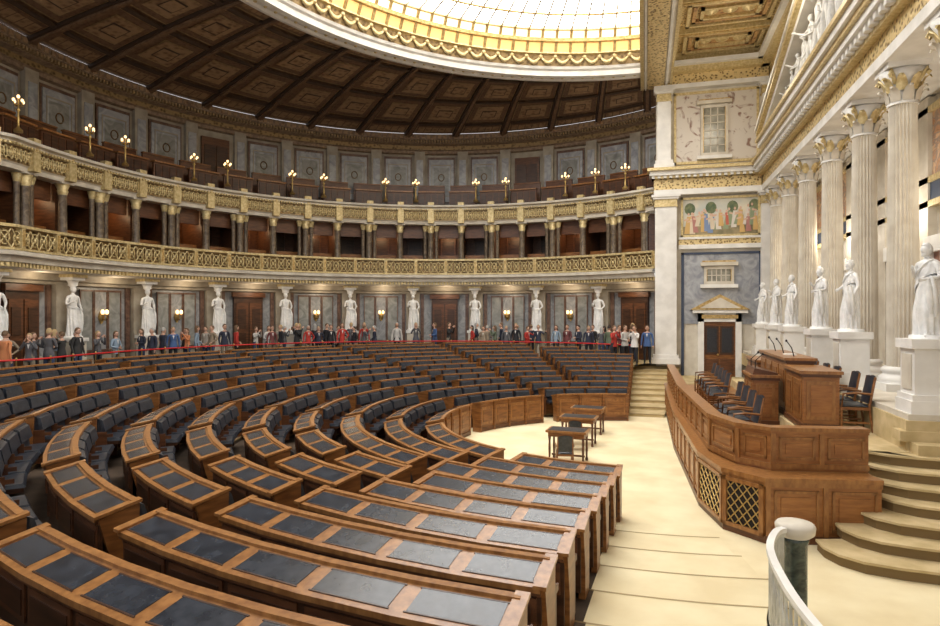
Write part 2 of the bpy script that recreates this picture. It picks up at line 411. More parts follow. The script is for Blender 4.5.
# ---------------------------------------------------------------- stage side: beam, ceiling, walls
mb=MB()
mb.box(-.05,1.1,-2,31,14.15,15.6,stone)
mb.box(-.2,-.05,-2,31,14.1,14.3,gold_b)
mb.box(.1,.85,-2,31,14.1,14.16,gold_o); mb.box(.0,.06,-2,31,14.08,14.16,stone_w); mb.box(.9,1.0,-2,31,14.08,14.16,stone_w); mb.box(1.1,1.2,-2,31,14.1,14.3,gold_b); mb.box(1.1,1.35,-2,31,15.0,15.4,gold_b)
mb.box(-.05,.1,-2,31,15.6,17.5,gold_o)
mb.obj('ceiling_beam')
mb=MB(); mb.box(1.1,7,-2,30.8,15.4,15.7,gold_o)
y=0
while y<30.3:
    mb.box(1.35,5.0,y,y+.3,15.1,15.4,gold_b); mb.box(1.35,5.0,y+.08,y+.22,15.06,15.1,gold)
    x0,x1=1.6,4.8
    for e,zz,mt in ((0,15.2,gold_b),(.22,15.26,cof_r),(.5,15.22,gold_b)):
        ya_,yb_=y+.5+e,y+2.5-e
        mb.box(x0+e,x1-e,ya_,ya_+.14,zz,15.4,mt); mb.box(x0+e,x1-e,yb_-.14,yb_,zz,15.4,mt); mb.box(x0+e,x0+e+.14,ya_,yb_,zz,15.4,mt); mb.box(x1-e-.14,x1-e,ya_,yb_,zz,15.4,mt)
    mb.box(x0+.64,x1-.64,y+1.14,y+1.86,15.34,15.41,cof_r)
    for q in (-.7,0,.7): mb.lathe([(.3,0),(.24,-.07),(.12,-.1),(.05,-.16)],((x0+x1)/2+q,y+1.5,15.36),gold_b,seg=10)
    y+=2.75
mb.obj('ceiling_stage')

# side wall Y=30.8
WY=30.8
mb=MB(); mb.box(.5,6.99,WY,WY+.4,0,15.4,stone)
mb.box(1.62,5.3,WY-.05,WY,3.0,6.3,marb_g)
for (x0,x1,z0,z1) in ((1.62,5.3,6.2,6.3),(1.62,1.74,.6,6.3),(4.95,5.1,.6,6.3)): mb.box(x0,x1,WY-.1,WY,z0,z1,bluem)
mb.box(1.5,5.0,WY-.25,WY,6.45,6.65,stone_w); mb.box(1.5,5.0,WY-.18,WY,6.65,6.9,gold_o); mb.box(1.5,5.0,WY-.25,WY,6.9,7.0,stone_w)
mb.box(1.6,5.0,WY-.06,WY,7.0,8.85,stone_w); 
mb.box(.4,5.0,WY-.45,WY,8.95,9.2,stone_w); mb.box(.4,5.0,WY-.4,WY,9.2,9.7,gold_o)
mb.box(.3,5.0,WY-.6,WY,9.7,9.82,gold_b); mb.box(.2,5.0,WY-.75,WY,9.82,10.02,stone_w); mb.box(.1,5.0,WY-.9,WY,10.02,10.15,gold_b)
x=.3
while x<4.7: mb.box(x,x+.13,WY-.68,WY,9.7,9.84,stone_w); x+=.26
mb.box(.4,5.3,WY-.4,WY,13.85,14.05,stone_w); mb.box(.4,5.3,WY-.35,WY,14.05,14.5,gold_o); mb.box(.2,5.3,WY-.7,WY,14.5,14.75,gold_b); mb.box(.2,5.0,WY-.9,WY,14.75,14.95,stone_w); mb.box(1.1,5.0,WY-.6,WY,14.95,15.4,gold_b)
mb.box(1.35,4.9,WY-.04,WY,10.5,13.7,marb_p); 
for (x0,x1,z0,z1) in ((1.3,4.95,10.4,10.52),(1.3,4.95,13.62,13.74),(1.3,1.4,10.4,13.7),(4.85,4.95,10.4,13.7)): mb.box(x0,x1,WY-.08,WY,z0,z1,gold_b)
mb.obj('wall_side')
mb=MB(); YF=WY-.09
mb.box(1.68,4.93,YF,WY-.05,7.1,8.75,fsky)
mb.box(1.68,4.93,YF-.004,YF,7.1,7.5,fgrd)
rnd=random.Random(5)
def disc(x,z,rx,rz,d,mt,n=12): mb.add([(x+rx*cos(2*pi*k/n),YF-d,z+rz*sin(2*pi*k/n)) for k in range(n)],[tuple(range(n))],mt)
for k in range(4): disc(2.0+k*.92,8.25+rnd.uniform(-.1,.15),.24,.28,.006,ftree)
for k in range(24):
    x=1.85+k*.128+rnd.uniform(-.04,.04); h=rnd.uniform(.7,1.05); z=7.15+rnd.uniform(0,.4); d=.008+.0015*k; mt=fcl[rnd.randrange(7)]
    lean=rnd.uniform(-.14,.14)
    mb.add([(x-.12,YF-d,z),(x+.12,YF-d,z),(x+.08+lean*.5,YF-d,z+h*.45),(x+.09+lean,YF-d,z+h*.78),(x-.07+lean,YF-d,z+h*.78),(x-.09+lean*.5,YF-d,z+h*.45)],[(0,1,2,3,4,5)],mt)
    disc(x+lean,z+h*.88,.05,.07,d+.0005,fskin,8)
    s2=rnd.choice((-1,1)); mb.add([(x+lean,YF-d-.001,z+h*.72),(x+lean,YF-d-.001,z+h*.62),(x+lean+s2*.2,YF-d-.001,z+h*.58),(x+lean+s2*.2,YF-d-.001,z+h*.65)],[(0,1,2,3)],fskin)
for (x0,x1,z0,z1) in ((1.6,5.0,7.0,7.1),(1.6,5.0,8.74,8.84),(1.6,1.7,7.0,8.84),(4.9,5.0,7.0,8.84)): mb.box(x0,x1,WY-.16,WY-.05,z0,z1,gold_b)
mb.obj('fresco_painting')
def window(name,x0,x1,z0,z1,nx,nz):
    m=MB(); Y=WY
    m.box(x0,x1,Y-.12,Y-.08,z0,z1,glass_w)
    w=.14
    for a in ((x0-w,x0,z0-w,z1+w),(x1,x1+w,z0-w,z1+w),(x0,x1,z0-w,z0),(x0,x1,z1,z1+w)): m.box(a[0],a[1],Y-.2,Y-.05,a[2],a[3],stone)
    for a in ((x0-.03,x0,z0,z1),(x1,x1+.03,z0,z1)): m.box(a[0],a[1],Y-.22,Y-.05,a[2],a[3],gold)
    m.box(x0-.3,x1+.3,Y-.3,Y-.05,z0-.3,z0-.14,stone_w)
    m.box(x0-.3,x1+.3,Y-.34,Y-.05,z1+.16,z1+.32,stone); m.box(x0-.22,x1+.22,Y-.24,Y-.05,z1+.32,z1+.4,gold)
    for i in range(1,nx): xx=x0+(x1-x0)*i/nx; m.box(xx-.022,xx+.022,Y-.15,Y-.1,z0,z1,stone)
    for i in range(1,nz): zz=z0+(z1-z0)*i/nz; m.box(x0,x1,Y-.15,Y-.1,zz-.022,zz+.022,stone)
    m.obj(name)
window('window_1',2.6,3.5,10.85,12.9,3,6)
window('window_2',2.75,3.75,4.95,5.5,5,2)
mb=MB()
mb.box(2.35,2.6,WY-.25,WY,.6,3.5,stone_w); mb.box(3.95,4.2,WY-.25,WY,.6,3.5,stone_w); mb.box(2.35,4.2,WY-.25,WY,3.1,3.5,stone_w)
mb.box(2.5,4.05,WY-.3,WY,3.25,3.42,gold)
mb.box(2.1,4.45,WY-.4,WY,3.5,3.65,stone_w)
v=[(2.0,WY-.45,3.65),(4.55,WY-.45,3.65),(3.27,WY-.45,4.35),(2.0,WY,3.65),(4.55,WY,3.65),(3.27,WY,4.35)]
mb.add(v,[(0,1,2),(3,5,4),(0,2,5,3),(1,4,5,2),(0,3,4,1)],gold)
v=[(2.4,WY-.48,3.72),(4.15,WY-.48,3.72),(3.27,WY-.48,4.2)]; mb.add(v,[(0,1,2)],stone)
mb.box(2.6,3.95,WY-.1,WY-.02,.6,3.1,wood)
for x0 in (2.66,3.3): 
    mb.box(x0,x0+.58,WY-.14,WY-.08,.7,1.4,wood_m); mb.box(x0,x0+.58,WY-.14,WY-.08,1.6,2.9,wood_d)
    mb.box(x0+.08,x0+.5,WY-.16,WY-.12,1.7,2.8,leather)
mb.sphere((3.2,WY-.2,1.6),.05,.05,.05,brass,8,6)
mb.obj('door_side')
def pil(x0,x1,y0,y1,z0,z1,m):
    m.box(x0,x1,y0,y1,z0,z1,stone_w)
    m.box(x0-.15,x1+.15,y0-.15,y1,z0,z0+.25,stone_w); m.box(x0-.09,x1+.09,y0-.09,y1,z0+.25,z0+.42,stone_w)
    m.box(x0-.05,x1+.05,y0-.05,y1,z1-.55,z1-.48,gold_b); m.box(x0-.02,x1+.02,y0-.02,y1,z1-.48,z1-.2,gold_b)
    m.box(x0-.1,x1+.1,y0-.1,y1,z1-.2,z1-.1,stone_w); m.box(x0-.16,x1+.16,y0-.16,y1,z1-.1,z1,stone_w)
for a in ((.45,1.4,WY-.5,1.15,8.95),(.55,1.15,WY-.4,10.15,13.85),(5.0,5.5,WY-.4,1.8,8.95),(5.05,5.3,WY-.4,10.2,13.85)):
    mb=MB(); pil(a[0],a[1],a[2],WY,a[3],a[4],mb); mb.obj('pilaster')

# right (presidium) wall
mb=MB(); mb.box(7.0,7.4,-2,WY,0,15.4,stone)
YC=[7.6,10.45,13.3,15.95,18.5,21.4,24.4,27.2,29.6]
mb.box(6.9,7.0,-2,WY,6.9,8.5,fresco2); mb.box(6.85,7.0,-2,WY,6.3,6.75,bluem)
for z0,z1 in ((6.75,6.9),(8.5,8.65),(6.15,6.3)): mb.box(6.8,7.0,-2,WY,z0,z1,gold_b)
for a,b in zip(YC[:-1],YC[1:]):
    c=(a+b)/2
    mb.box(6.88,7.0,c-.8,c+.8,1.8,5.0,marb_r); mb.box(6.8,7.0,c-1,c-.8,1.8,5.2,stone_w); mb.box(6.8,7.0,c+.8,c+1,1.8,5.2,stone_w); mb.box(6.75,7.0,c-1.1,c+1.1,5.0,5.4,stone_w)
    mb.box(6.86,6.9,c-.6,c+.6,1.8,4.6,wood_m)
for c in YC: mb.box(6.8,7.0,c-.35,c+.35,1.8,8.9,stone)
mb.obj('wall_right')
mb=MB()
mb.box(5.0,7.0,-2,WY,8.95,9.2,stone_w); mb.box(5.05,7,-2,WY,9.2,9.65,gold_o); mb.box(4.85,7,-2,WY,9.65,9.78,gold_b)
mb.box(4.6,7,-2,WY,9.9,10.08,stone_w); mb.box(4.5,7,-2,WY,10.08,10.2,gold_b); mb.box(4.75,7,-2,WY,9.78,9.9,stone)
y=0
while y<WY: mb.box(4.68,4.9,y,y+.16,9.74,9.9,stone_w); y+=.32
mb.box(5.5,7,-2,WY,10.2,13.9,stone)
mb.box(5.3,7,-2,WY,13.85,14.05,stone_w); mb.box(5.35,7,-2,WY,14.05,14.5,gold_o); mb.box(5.0,7,-2,WY,14.5,14.75,gold_b); mb.box(4.8,7,-2,WY,14.75,14.95,stone_w); mb.box(5,7,-2,WY,14.95,15.4,gold_b)
for c in YC: mb.box(5.35,5.5,c-.3,c+.3,10.2,13.85,stone_w); mb.box(5.3,5.5,c-.33,c+.33,13.5,13.85,gold_b)
for a,b in zip(YC[:-1],YC[1:]): mb.box(5.44,5.5,a+.5,b-.5,10.6,13.4,marb_p)
mb.obj('trim_entablature')
# pediment
mb=MB(); ya,yb,ym=4.6,27.4,16.0; z0,zt=10.2,13.7
def rk(y): return z0+.25+(zt-z0-.25)*(1-abs(y-ym)/(yb-ym))
vs=[(4.95,ya,z0),(4.95,yb,z0),(4.95,ym,zt),(5.45,ya,z0),(5.45,yb,z0),(5.45,ym,zt)]
mb.add(vs,[(0,1,2),(3,5,4)],stone_d)
mb.box(4.4,5.4,ya-.3,yb+.3,z0,z0+.2,stone_w); mb.box(4.3,5.4,ya-.3,yb+.3,z0+.2,z0+.32,gold_b)
for y0 in (ya,yb):
    for (xa,d0,d1,mt) in ((4.45,0,.22,stone_w),(4.3,.22,.36,gold_b),(4.25,.36,.5,stone_w)):
        p=[(xa,y0,z0+.2+d0),(5.4,y0,z0+.2+d0),(5.4,ym,zt+d0),(xa,ym,zt+d0),(xa,y0,z0+.2+d1),(5.4,y0,z0+.2+d1),(5.4,ym,zt+d1),(xa,ym,zt+d1)]
        mb.hexa(p,mt)
mb.obj('pediment')

def column_mesh(h):
    m=MB(); 
    m.box(-.48,.48,-.48,.48,0,.16,stone_w)
    m.lathe([(.46,.16),(.48,.22),(.46,.3),(.40,.33),(.38,.38),(.42,.42),(.41,.48),(.35,.52)],(0,0,0),stone_w,seg=24)
    m.lathe([(.315,.52),(.31,h*.33),(.27,h-.85)],(0,0,0),stone,seg=48,nf=24,depth=.12)
    m.lathe([(.30,h-.87),(.31,h-.83),(.28,h-.8),(.27,h-.6),(.33,h-.35),(.46,h-.14)],(0,0,0),stone_w,seg=16)
    for ring,(zz,rr,n,hh) in enumerate(((h-.82,.29,8,.3),(h-.6,.31,8,.32))):
        for k in range(n):
            a=2*pi*(k+.5*ring)/n; ca,sa=cos(a),sin(a)
            pts=[]
            for (dr,dz,w) in ((0,0,.10),(.03,hh*.5,.11),(.08,hh*.85,.08),(.17,hh,.045),(.19,hh*.82,.02)):
                r=rr+dr; pts.append([(r*ca-w*sa,r*sa+w*ca,zz+dz),((r+.03)*ca,(r+.03)*sa,zz+dz),(r*ca+w*sa,r*sa-w*ca,zz+dz)])
            m.grid(pts,gold_b if ring else stone,True)
    for k in range(4):
        a=pi/4+pi/2*k; c=(.47*cos(a),.47*sin(a),h-.2)
        m.tube([(c[0]*.65,c[1]*.65,h-.42),(c[0]*.9,c[1]*.9,h-.25),(c[0]*1.05,c[1]*1.05,h-.17),(c[0]*1.13,c[1]*1.13,h-.26),(c[0]*1.02,c[1]*1.02,h-.3)],.045,gold_b)
    m.box(-.42,.42,-.42,.42,h-.12,h,stone_w)
    return m.mesh('marble_column')
cm=column_mesh(7.15)
for y in YC[2:]: link('marble_column',cm,None,(5.5,y,1.8))
mb=MB()
mb.box(2.9,4.25,11.9,23.6,0,1.2,carpet2)
mb.box(4.25,6.99,11.7,12.35,0,1.36,carpet2); mb.box(4.1,6.99,12.0,12.35,1.36,1.53,carpet2); mb.box(4.2,6.99,12.05,WY,1.2,1.7,carpet2)
mb.box(4.25,6.99,12.1,WY,1.7,1.8,stone)
mb.box(1.2,4.25,23.6,WY,0,.6,carpet2)
mb.obj('floor_stage')
mb=MB()
for i in range(7):
    y=9.35+.36*i; x=2.45+.33*i if i<3 else 3.45; z=.17*(i+1)
    poly=[(x,y+.95),(x+.02,y+.65),(x+.15,y+.38),(x+.4,y+.18),(x+.8,y+.08),(x+1.6,y),(6.95,y-.1),(6.95,12.0),(3.45,12.0)]
    if i<3: poly=[(3.45,12.0),(3.45,y+1.25 if i==0 else y+1.2),(x,y+.95)]+poly[1:-1]
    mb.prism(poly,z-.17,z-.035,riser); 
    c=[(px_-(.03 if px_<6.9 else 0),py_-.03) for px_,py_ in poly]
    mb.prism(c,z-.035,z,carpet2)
mb.obj('staircase_presidium')

# ---------------------------------------------------------------- human figures
def skin_eval(V,R,E,sub=1):
    me=bpy.data.meshes.new('t'); me.from_pydata(V,E,[]); o=bpy.data.objects.new('t',me); sc.collection.objects.link(o)
    mo=o.modifiers.new('s','SKIN'); mo.use_smooth_shade=True
    for i,r in enumerate(R):
        me.skin_vertices[0].data[i].radius=r if isinstance(r,tuple) else (r,r)
        me.skin_vertices[0].data[i].use_root=(i==0)
    ss=o.modifiers.new('u','SUBSURF'); ss.levels=sub; ss.render_levels=sub
    dg=bpy.context.evaluated_depsgraph_get(); dg.update(); e=o.evaluated_get(dg); m2=e.to_mesh()
    vs=[tuple(v.co) for v in m2.vertices]; fs=[tuple(p.vertices) for p in m2.polygons]
    e.to_mesh_clear(); bpy.data.objects.remove(o); bpy.data.meshes.remove(me)
    return vs,fs
def body(pose,wide=1.0):
    V=[(0,0,.95),(0,0,1.10),(0,-.005,1.28),(0,0,1.41),(0,.0,1.49),(0,-.01,1.57)]
    R=[(.155*wide,.115),(.135*wide,.10),(.165*wide,.115),(.13*wide,.09),(.055,.055),(.055,.06)]
    L=['t','j','j','j','n','n']; E=[(0,1),(1,2),(2,3),(3,4),(4,5)]
    for sd in (1,-1):
        k='L' if sd==1 else 'R'
        el,wr=pose[k]; el=(el[0]*sd,el[1],el[2]); wr=(wr[0]*sd,wr[1],wr[2])
        i=len(V); V+=[(.185*sd*wide,0,1.41),el,wr]; R+=[.062,.047,.032]; L+=['j','j','j']; E+=[(3,i),(i,i+1),(i+1,i+2)]
        d=(Vector(wr)-Vector(el)).normalized()
        lat=d.cross(Vector((1,0,0))) if abs(d.x)<.8 else d.cross(Vector((0,0,1))); lat.normalize()
        pm=Vector(wr)+d*.07; j=len(V); V.append(tuple(pm)); R.append((.03,.026)); L.append('h'); E.append((i+2,j))
        for q in range(4):
            a=pm+lat*(q-1.5)*.02+d*.045; b=a+d*(.035+.008*(1 if q in(1,2) else 0))+Vector((0,-.012,0))
            jj=len(V); V+=[tuple(a),tuple(b)]; R+=[.011,.009]; L+=['h','h']; E+=[(j,jj),(jj,jj+1)]
        a=Vector(wr)+d*.05+lat*.04; jj=len(V); V+=[tuple(a),tuple(a+d*.04+lat*.012)]; R+=[.012,.01]; L+=['h','h']; E+=[(j,jj),(jj,jj+1)]
        kn,an=pose['k'+k]; kn=(kn[0]*sd,kn[1],kn[2]); an=(an[0]*sd,an[1],an[2])
        i=len(V); V+=[(.095*sd,0,.87),kn,an,(an[0]+.01*sd,an[1]-.07,an[2]-.045),(an[0]+.015*sd,an[1]-.15,an[2]-.055)]
        R+=[.098,.066,.044,(.045,.035),(.038,.025)]; L+=['t','t','s','s','s']; E+=[(0,i),(i,i+1),(i+1,i+2),(i+2,i+3),(i+3,i+4)]
    return V,R,E,L
st=((.115,-.01,.5),(.12,.02,.085))
poses={
 'down':dict(L=((.25,.02,1.13),(.26,-.06,.88)),R=((.25,.02,1.13),(.26,-.06,.88)),kL=st,kR=st),
 'camera':dict(L=((.25,-.14,1.22),(.09,-.27,1.50)),R=((.25,-.14,1.22),(.09,-.27,1.50)),kL=st,kR=st),
 'hip':dict(L=((.34,.06,1.16),(.2,-.1,1.02)),R=((.25,.02,1.13),(.26,-.1,.9)),kL=((.14,-.08,.5),(.17,-.04,.085)),kR=st),
 'walk':dict(L=((.24,-.06,1.14),(.22,-.25,.98)),R=((.24,.12,1.15),(.25,.08,.9)),kL=((.11,-.13,.52),(.11,-.17,.085)),kR=((.11,.05,.5),(.11,.25,.12))),
 'fold':dict(L=((.26,-.02,1.14),(.06,-.19,1.14)),R=((.26,-.02,1.14),(.06,-.17,1.09)),kL=st,kR=st),
 'point':dict(L=((.36,-.12,1.3),(.5,-.3,1.42)),R=((.24,-.02,1.13),(.12,-.2,1.1)),kL=st,kR=st),
}
def head(m,c,ms,mh,me_,hair='short',ml=None):
    x,y,z=c; o0=len(m.v)
    def f(px,py,pz):
        dz=(pz-z)/.115; k=1-.22*max(0,-dz)**1.5
        return (x+(px-x)*k,y+(py-y)*(1-.12*max(0,-dz)),pz)
    m.sphere((x,y,z),.074,.094,.115,ms,14,10,f)
    m.add([(x-.015,y-.085,z-.028),(x+.015,y-.085,z-.028),(x,y-.118,z-.024),(x,y-.088,z+.025),(x,y-.086,z-.034)],[(0,2,3),(1,3,2),(0,4,2),(4,1,2)],ms,True)
    for sd in (-1,1):
        m.sphere((x+sd*.077,y+.005,z-.005),.01,.02,.03,ms,6,5); m.sphere((x+sd*.028,y-.086,z+.006),.011,.007,.006,me_,6,4)
        m.tube([(x+sd*.012,y-.092,z+.022),(x+sd*.03,y-.09,z+.028),(x+sd*.046,y-.08,z+.022)],.005,mh,4)
    m.sphere((x,y-.083,z-.055),.022,.008,.006,ml or ms,8,4)
    n=16; rows=[]; lo=-.30 if hair=='short' else -.75
    for i in range(7):
        row=[]
        for k in range(n):
            a=2*pi*k/n; fr=-sin(a)
            lim=.62 if fr>.75 else (.62*(fr-.25)/.5+.05*(1-(fr-.25)/.5) if fr>.25 else (.05*(fr+.3)/.55+lo*(1-(fr+.3)/.55) if fr>-.3 else lo))
            t=pi/2-(pi/2-math.asin(max(-.95,min(lim,.9))))*i/6
            cu=1+.03*sin(5*a+i*2) if ms is marb_w else 1
            row.append((x+.083*cos(t)*cos(a)*cu,y+.008+.102*cos(t)*sin(a)*cu,z+.012+.121*sin(t)))
        rows.append(row)
    m.grid(rows,mh,True,cv=True)
    if hair=='long':
        m.grid([[(x+(.085-.01*t)*cos(a),y+.01+.10*sin(a)*(1-.15*t),z-.0-.20*t) for a in [-.15+(pi+.3)*k/10 for k in range(11)]] for t in (0,.3,.6,.85,1)],mh,True)
    # enlarge the whole head about the top of the neck
    zb=z-.10; k=1.1
    for i in range(o0,len(m.v)):
        p=m.v[i]; m.v[i]=(x+(p[0]-x)*k,y+(p[1]-y)*k,zb+(p[2]-zb)*k)
base_people=[]
for pn in ('down','camera','hip','walk','fold','point'):
    for w,hs in ((1.04,'short'),(.9,'long')):
        if pn=='point' and w<1: continue
        V,R,E,L=body(poses[pn],w); vs,fs=skin_eval(V,R,E,1)
        base_people.append((V,L,vs,fs,hs,w))
mm={}
def person(loc,rz,k,mats,hs):
    V,L,vs,fs,hair,w=base_people[k]
    jk,tr,ha=mats
    m=MB(); lab={'t':tr,'j':jk,'n':skin,'h':skin,'s':shoe}
    if k not in mm:
        kk=[]
        for f in fs:
            cx=sum(vs[i][0] for i in f)/len(f);cy=sum(vs[i][1] for i in f)/len(f);cz=sum(vs[i][2] for i in f)/len(f)
            D=lambda q:math.sqrt((V[q][0]-cx)**2+(V[q][1]-cy)**2+(V[q][2]-cz)**2)
            b=min(range(len(V)),key=D); l=L[b]
            if l=='h' and D(b)>.05: b=min((q for q in range(len(V)) if L[q]!='h'),key=D); l=L[b]
            if l=='s' and cz>.14: l='t'
            kk.append(l)
        mm[k]=kk
    m.v=list(vs); 
    for f,l in zip(fs,mm[k]): m.f.append(f); m.m.append(m.mi(lab[l])); m.sm.append(True)
    m.lathe([(.178*w,.83),(.172*w,.92),(.155*w,1.02),(.140*w,1.10),(.125*w,1.16)],(0,0,0),jk,seg=16,sy=.80,cap=False)
    m.lathe([(.095,1.42),(.066,1.475),(.060,1.50)],(0,0,0),jk,seg=12,cap=False)
    m.add([(-.04,-.118,1.41),(.04,-.118,1.41),(0,-.135,1.24)],[(0,2,1)],clothes[7])
    head(m,(0,-.02,1.645),skin,ha,hair1,hair,lip)
    link('person',m.mesh('person'),None,loc,rz,hs)
random.seed(11)
darks=[clothes[0],clothes[1],clothes[4],clothes[11]]
def crowd(a,b,Ra,Rb,steps):
    s_=a
    while s_<b:
        k=random.randrange(len(base_people)); k=k if k<10 or random.random()<.3 else 0
        p=G(s_,random.uniform(Ra,Rb),FZ)
        rz=rad(min(s_,105))+random.choice([0,0,0,.5,-.5,1.2,-1.2,pi,1.57,-1.57])
        jk=random.choice(clothes+darks+darks); tr=random.choice(pants); ha=random.choice([hair1,hair2,hair2,hair3,hair4])
        person(p,rz,k,(jk,tr,ha),random.uniform(.92,1.04))
        s_+=random.choice(steps)
crowd(-31.5,-12,12.55,12.85,[2.5,2.6,3.2,5.0]); crowd(-9,9,12.55,12.85,[2.5,2.6,2.9]); crowd(13,28,12.55,12.85,[2.7,3.4,4.6]); crowd(31,58,12.55,12.85,[2.4,2.5,2.7,3.6]); crowd(63,84,12.55,12.85,[2.5,2.8,3.2]); crowd(90,112,12.55,12.85,[2.5,2.8,5])
crowd(-30,-16,13.25,13.55,[3.0,3.4,6]); crowd(-6,8,13.25,13.55,[2.6,3.0,3.4]); crowd(33,60,13.25,13.55,[2.6,3.0,3.4]); crowd(68,82,13.25,13.55,[2.6,3.0,4.4]); crowd(94,110,13.25,13.55,[3,4.4])
for (x,y,kk,cl) in ((.1,29.7,0,5),(-.45,28.9,2,7),(-1.35,29.0,3,2),(-.9,29.9,8,3)):
    person((x,y,1.15),rad(random.uniform(-40,60)),kk,(clothes[cl],pants[0],hair2),1.0)

# ---------------------------------------------------------------- statues
def statue_mesh(kind):
    m=MB()
    if kind=='caryatid':
        pose=dict(L=((.30,.03,1.16),(.2,-.14,1.02)),R=((.27,.0,1.14),(.2,-.2,1.22)),kL=((.15,-.08,.5),(.17,-.04,.085)),kR=st)
    elif kind=='orator':
        pose=dict(L=((.27,.0,1.14),(.2,-.22,1.10)),R=((.28,.02,1.13),(.12,-.20,1.28)),kL=((.13,-.1,.5),(.15,-.1,.085)),kR=st)
    else:
        pose=dict(L=((.28,.02,1.13),(.29,-.1,.9)),R=((.28,-.02,1.14),(.14,-.22,1.06)),kL=((.13,-.09,.5),(.15,-.08,.085)),kR=st)
    V,R,E,L=body(pose,1.08); vs,fs=skin_eval(V,R,E,1)
    m.add(vs,fs,marb_w,True)
    head(m,(0,-.025,1.65),marb_w,marb_w,marb_w,'short')
    if kind!='caryatid': m.sphere((0,-.08,1.575),.044,.042,.048,marb_w,8,6)
    top=1.0 if kind=='caryatid' else 1.12
    rows=[]; n=72; H=22
    for i in range(H+1):
        z=top*i/H+.03; t=i/H; row=[]
        r=.23-.045*t+.012*sin(t*3)
        for k in range(n):
            a=2*pi*k/n; amp=(.022*(1-t)+.008)
            fold=amp*sin(a*12+2.5*t+1.2*sin(3*t))+amp*.7*sin(a*5-3*t)
            kn=.05*math.exp(-((t-.45)/.2)**2)*max(0,cos(a+1.15))
            rr=r+fold+kn; row.append((rr*cos(a)+.02*sin(t*2.5),rr*sin(a)*.8-.02*(1-t),z))
        rows.append(row)
    m.grid(rows,marb_w,True,cv=True)
    m.grid([rows[-1],[(x*.7,y*.7,z+.05) for x,y,z in rows[-1]]],marb_w,True,cv=True)
    if kind=='caryatid':
        for dz in (0,.045):
            m.tube([( .18*cos(2*pi*k/20),.145*sin(2*pi*k/20),top+.0+dz-.05*cos(2*pi*k/20)) for k in range(20)],[.03+.008*sin(k*1.9) for k in range(20)],marb_w,6,closed=True)
        m.tube([(.2,-.1,1.02),(.25,-.12,.8),(.24,-.14,.5),(.26,-.1,.2)],[.03,.05,.055,.03],marb_w,8)
    else:
        sheet=[]; ns=40
        for j in range(7):
            v=j/6; row=[]
            for k in range(ns):
                a=2*pi*k/ns
                zc=1.20+.22*cos(a+.35)
                z=zc+.05-.26*v
                base=.175+.03*v+(.012*sin(a*9+v*6))+.012*sin(v*14+a*3)
                if z>1.3: base*=1-.9*(z-1.3)
                row.append((base*cos(a)*1.08,base*sin(a)*.82,z))
            sheet.append(row)
        m.grid(sheet,marb_w,True,cv=True)
        m.tube([(x*1.03,y*1.03,z) for x,y,z in sheet[0]],.022,marb_w,6,closed=True)
        m.tube([(.2,-.22,1.12),(.24,-.22,.95),(.25,-.2,.7),(.24,-.17,.45)],[.02,.05,.06,.03],marb_w,8)
        m.tube([(.25,-.16,1.14),(.28,-.15,.92),(.28,-.13,.65),(.27,-.1,.4)],[.03,.05,.055,.03],marb_w,8)
    m.lathe([(.3,0),(.3,.06),(.27,.07),(.01,.07)],(0,0,-.02),marb_w,seg=16)
    return m
cary=statue_mesh('caryatid')
cary.box(-.3,.3,-.28,.27,-1.25,-.05,stone); cary.box(-.36,.36,-.34,.27,-1.25,-1.05,stone); cary.box(-.35,.35,-.33,.27,-.14,-.02,stone_w)
cary.lathe([(.09,1.76),(.16,1.82),(.14,1.86),(.2,1.98)],(0,0,0),stone_w,seg=14)
cary.box(-.26,.26,-.26,.27,1.98,2.08,stone_w); cary.box(-.32,.32,-.32,.27,2.08,2.18,gold_b)
cme=cary.mesh('caryatid_statue')
for s_ in stat_s:
    if s_>S1-3: continue
    p=G(s_,14.22,FZ+1.25*1.12); b0=105.
    bb=s_ if s_<b0 else 2*b0-s_
    link('caryatid_statue',cme,None,p,rad(bb if s_<b0 else 180-bb),1.12)
ors=[statue_mesh('orator').mesh('marble_statue'),statue_mesh('togatus').mesh('marble_statue')]
for k,(y) in enumerate((12.45,16.6,19.2,22.7,25.2,28.0)):
    mp=MB(); x=4.66
    link('marble_statue',ors[k%2],None,(x,y,3.08),-pi/2+(.45 if k==0 else .25),.93 if k else .90)
    mp.box(x-.3,x+.3,y-.3,y+.3,1.8,3.0,stone_w); mp.box(x-.36,x+.36,y-.34,y+.36,1.8,2.02,stone_w); mp.box(x-.34,x+.34,y-.33,y+.34,2.02,2.12,stone_w)
    mp.box(x-.36,x+.36,y-.36,y+.36,2.9,3.06,stone_w); mp.box(x-.32,x-.3,y-.2,y+.2,2.2,2.8,stone)
    mp.obj('statue_pedestal')
mb=MB(); V,R,E,L=body(poses['point'],1.05); v1,f1=skin_eval(V,R,E,1)
V,R,E,L=body(poses['hip'],1.05); v2,f2=skin_eval(V,R,E,1)
y=6.0; k=0
while y<26.5:
    h=(rk(y)-z0-.45)/1.78
    if h>.35:
        vs,fs=(v1,f1) if k%2 else (v2,f2); h=min(h,1.5)
        mb.add([(4.72+a[1]*h,y+a[0]*h,z0+.33+a[2]*h) for a in vs],fs,marb_w,True)
        mb.sphere((4.70,y,z0+.33+1.65*h),.09*h,.08*h,.12*h,marb_w,8,6)
        mb.tube([(4.7,y-.2*h,z0+.33+1.2*h),(4.66,y+.1*h,z0+.33+.7*h),(4.72,y+.3*h,z0+.36)],.09*h,marb_w,6)
    else:
        mb.sphere((4.75,y,z0+.5),.15,.4,.18,marb_w,10,6)
    y+=.85; k+=1
mb.obj('pediment_relief')

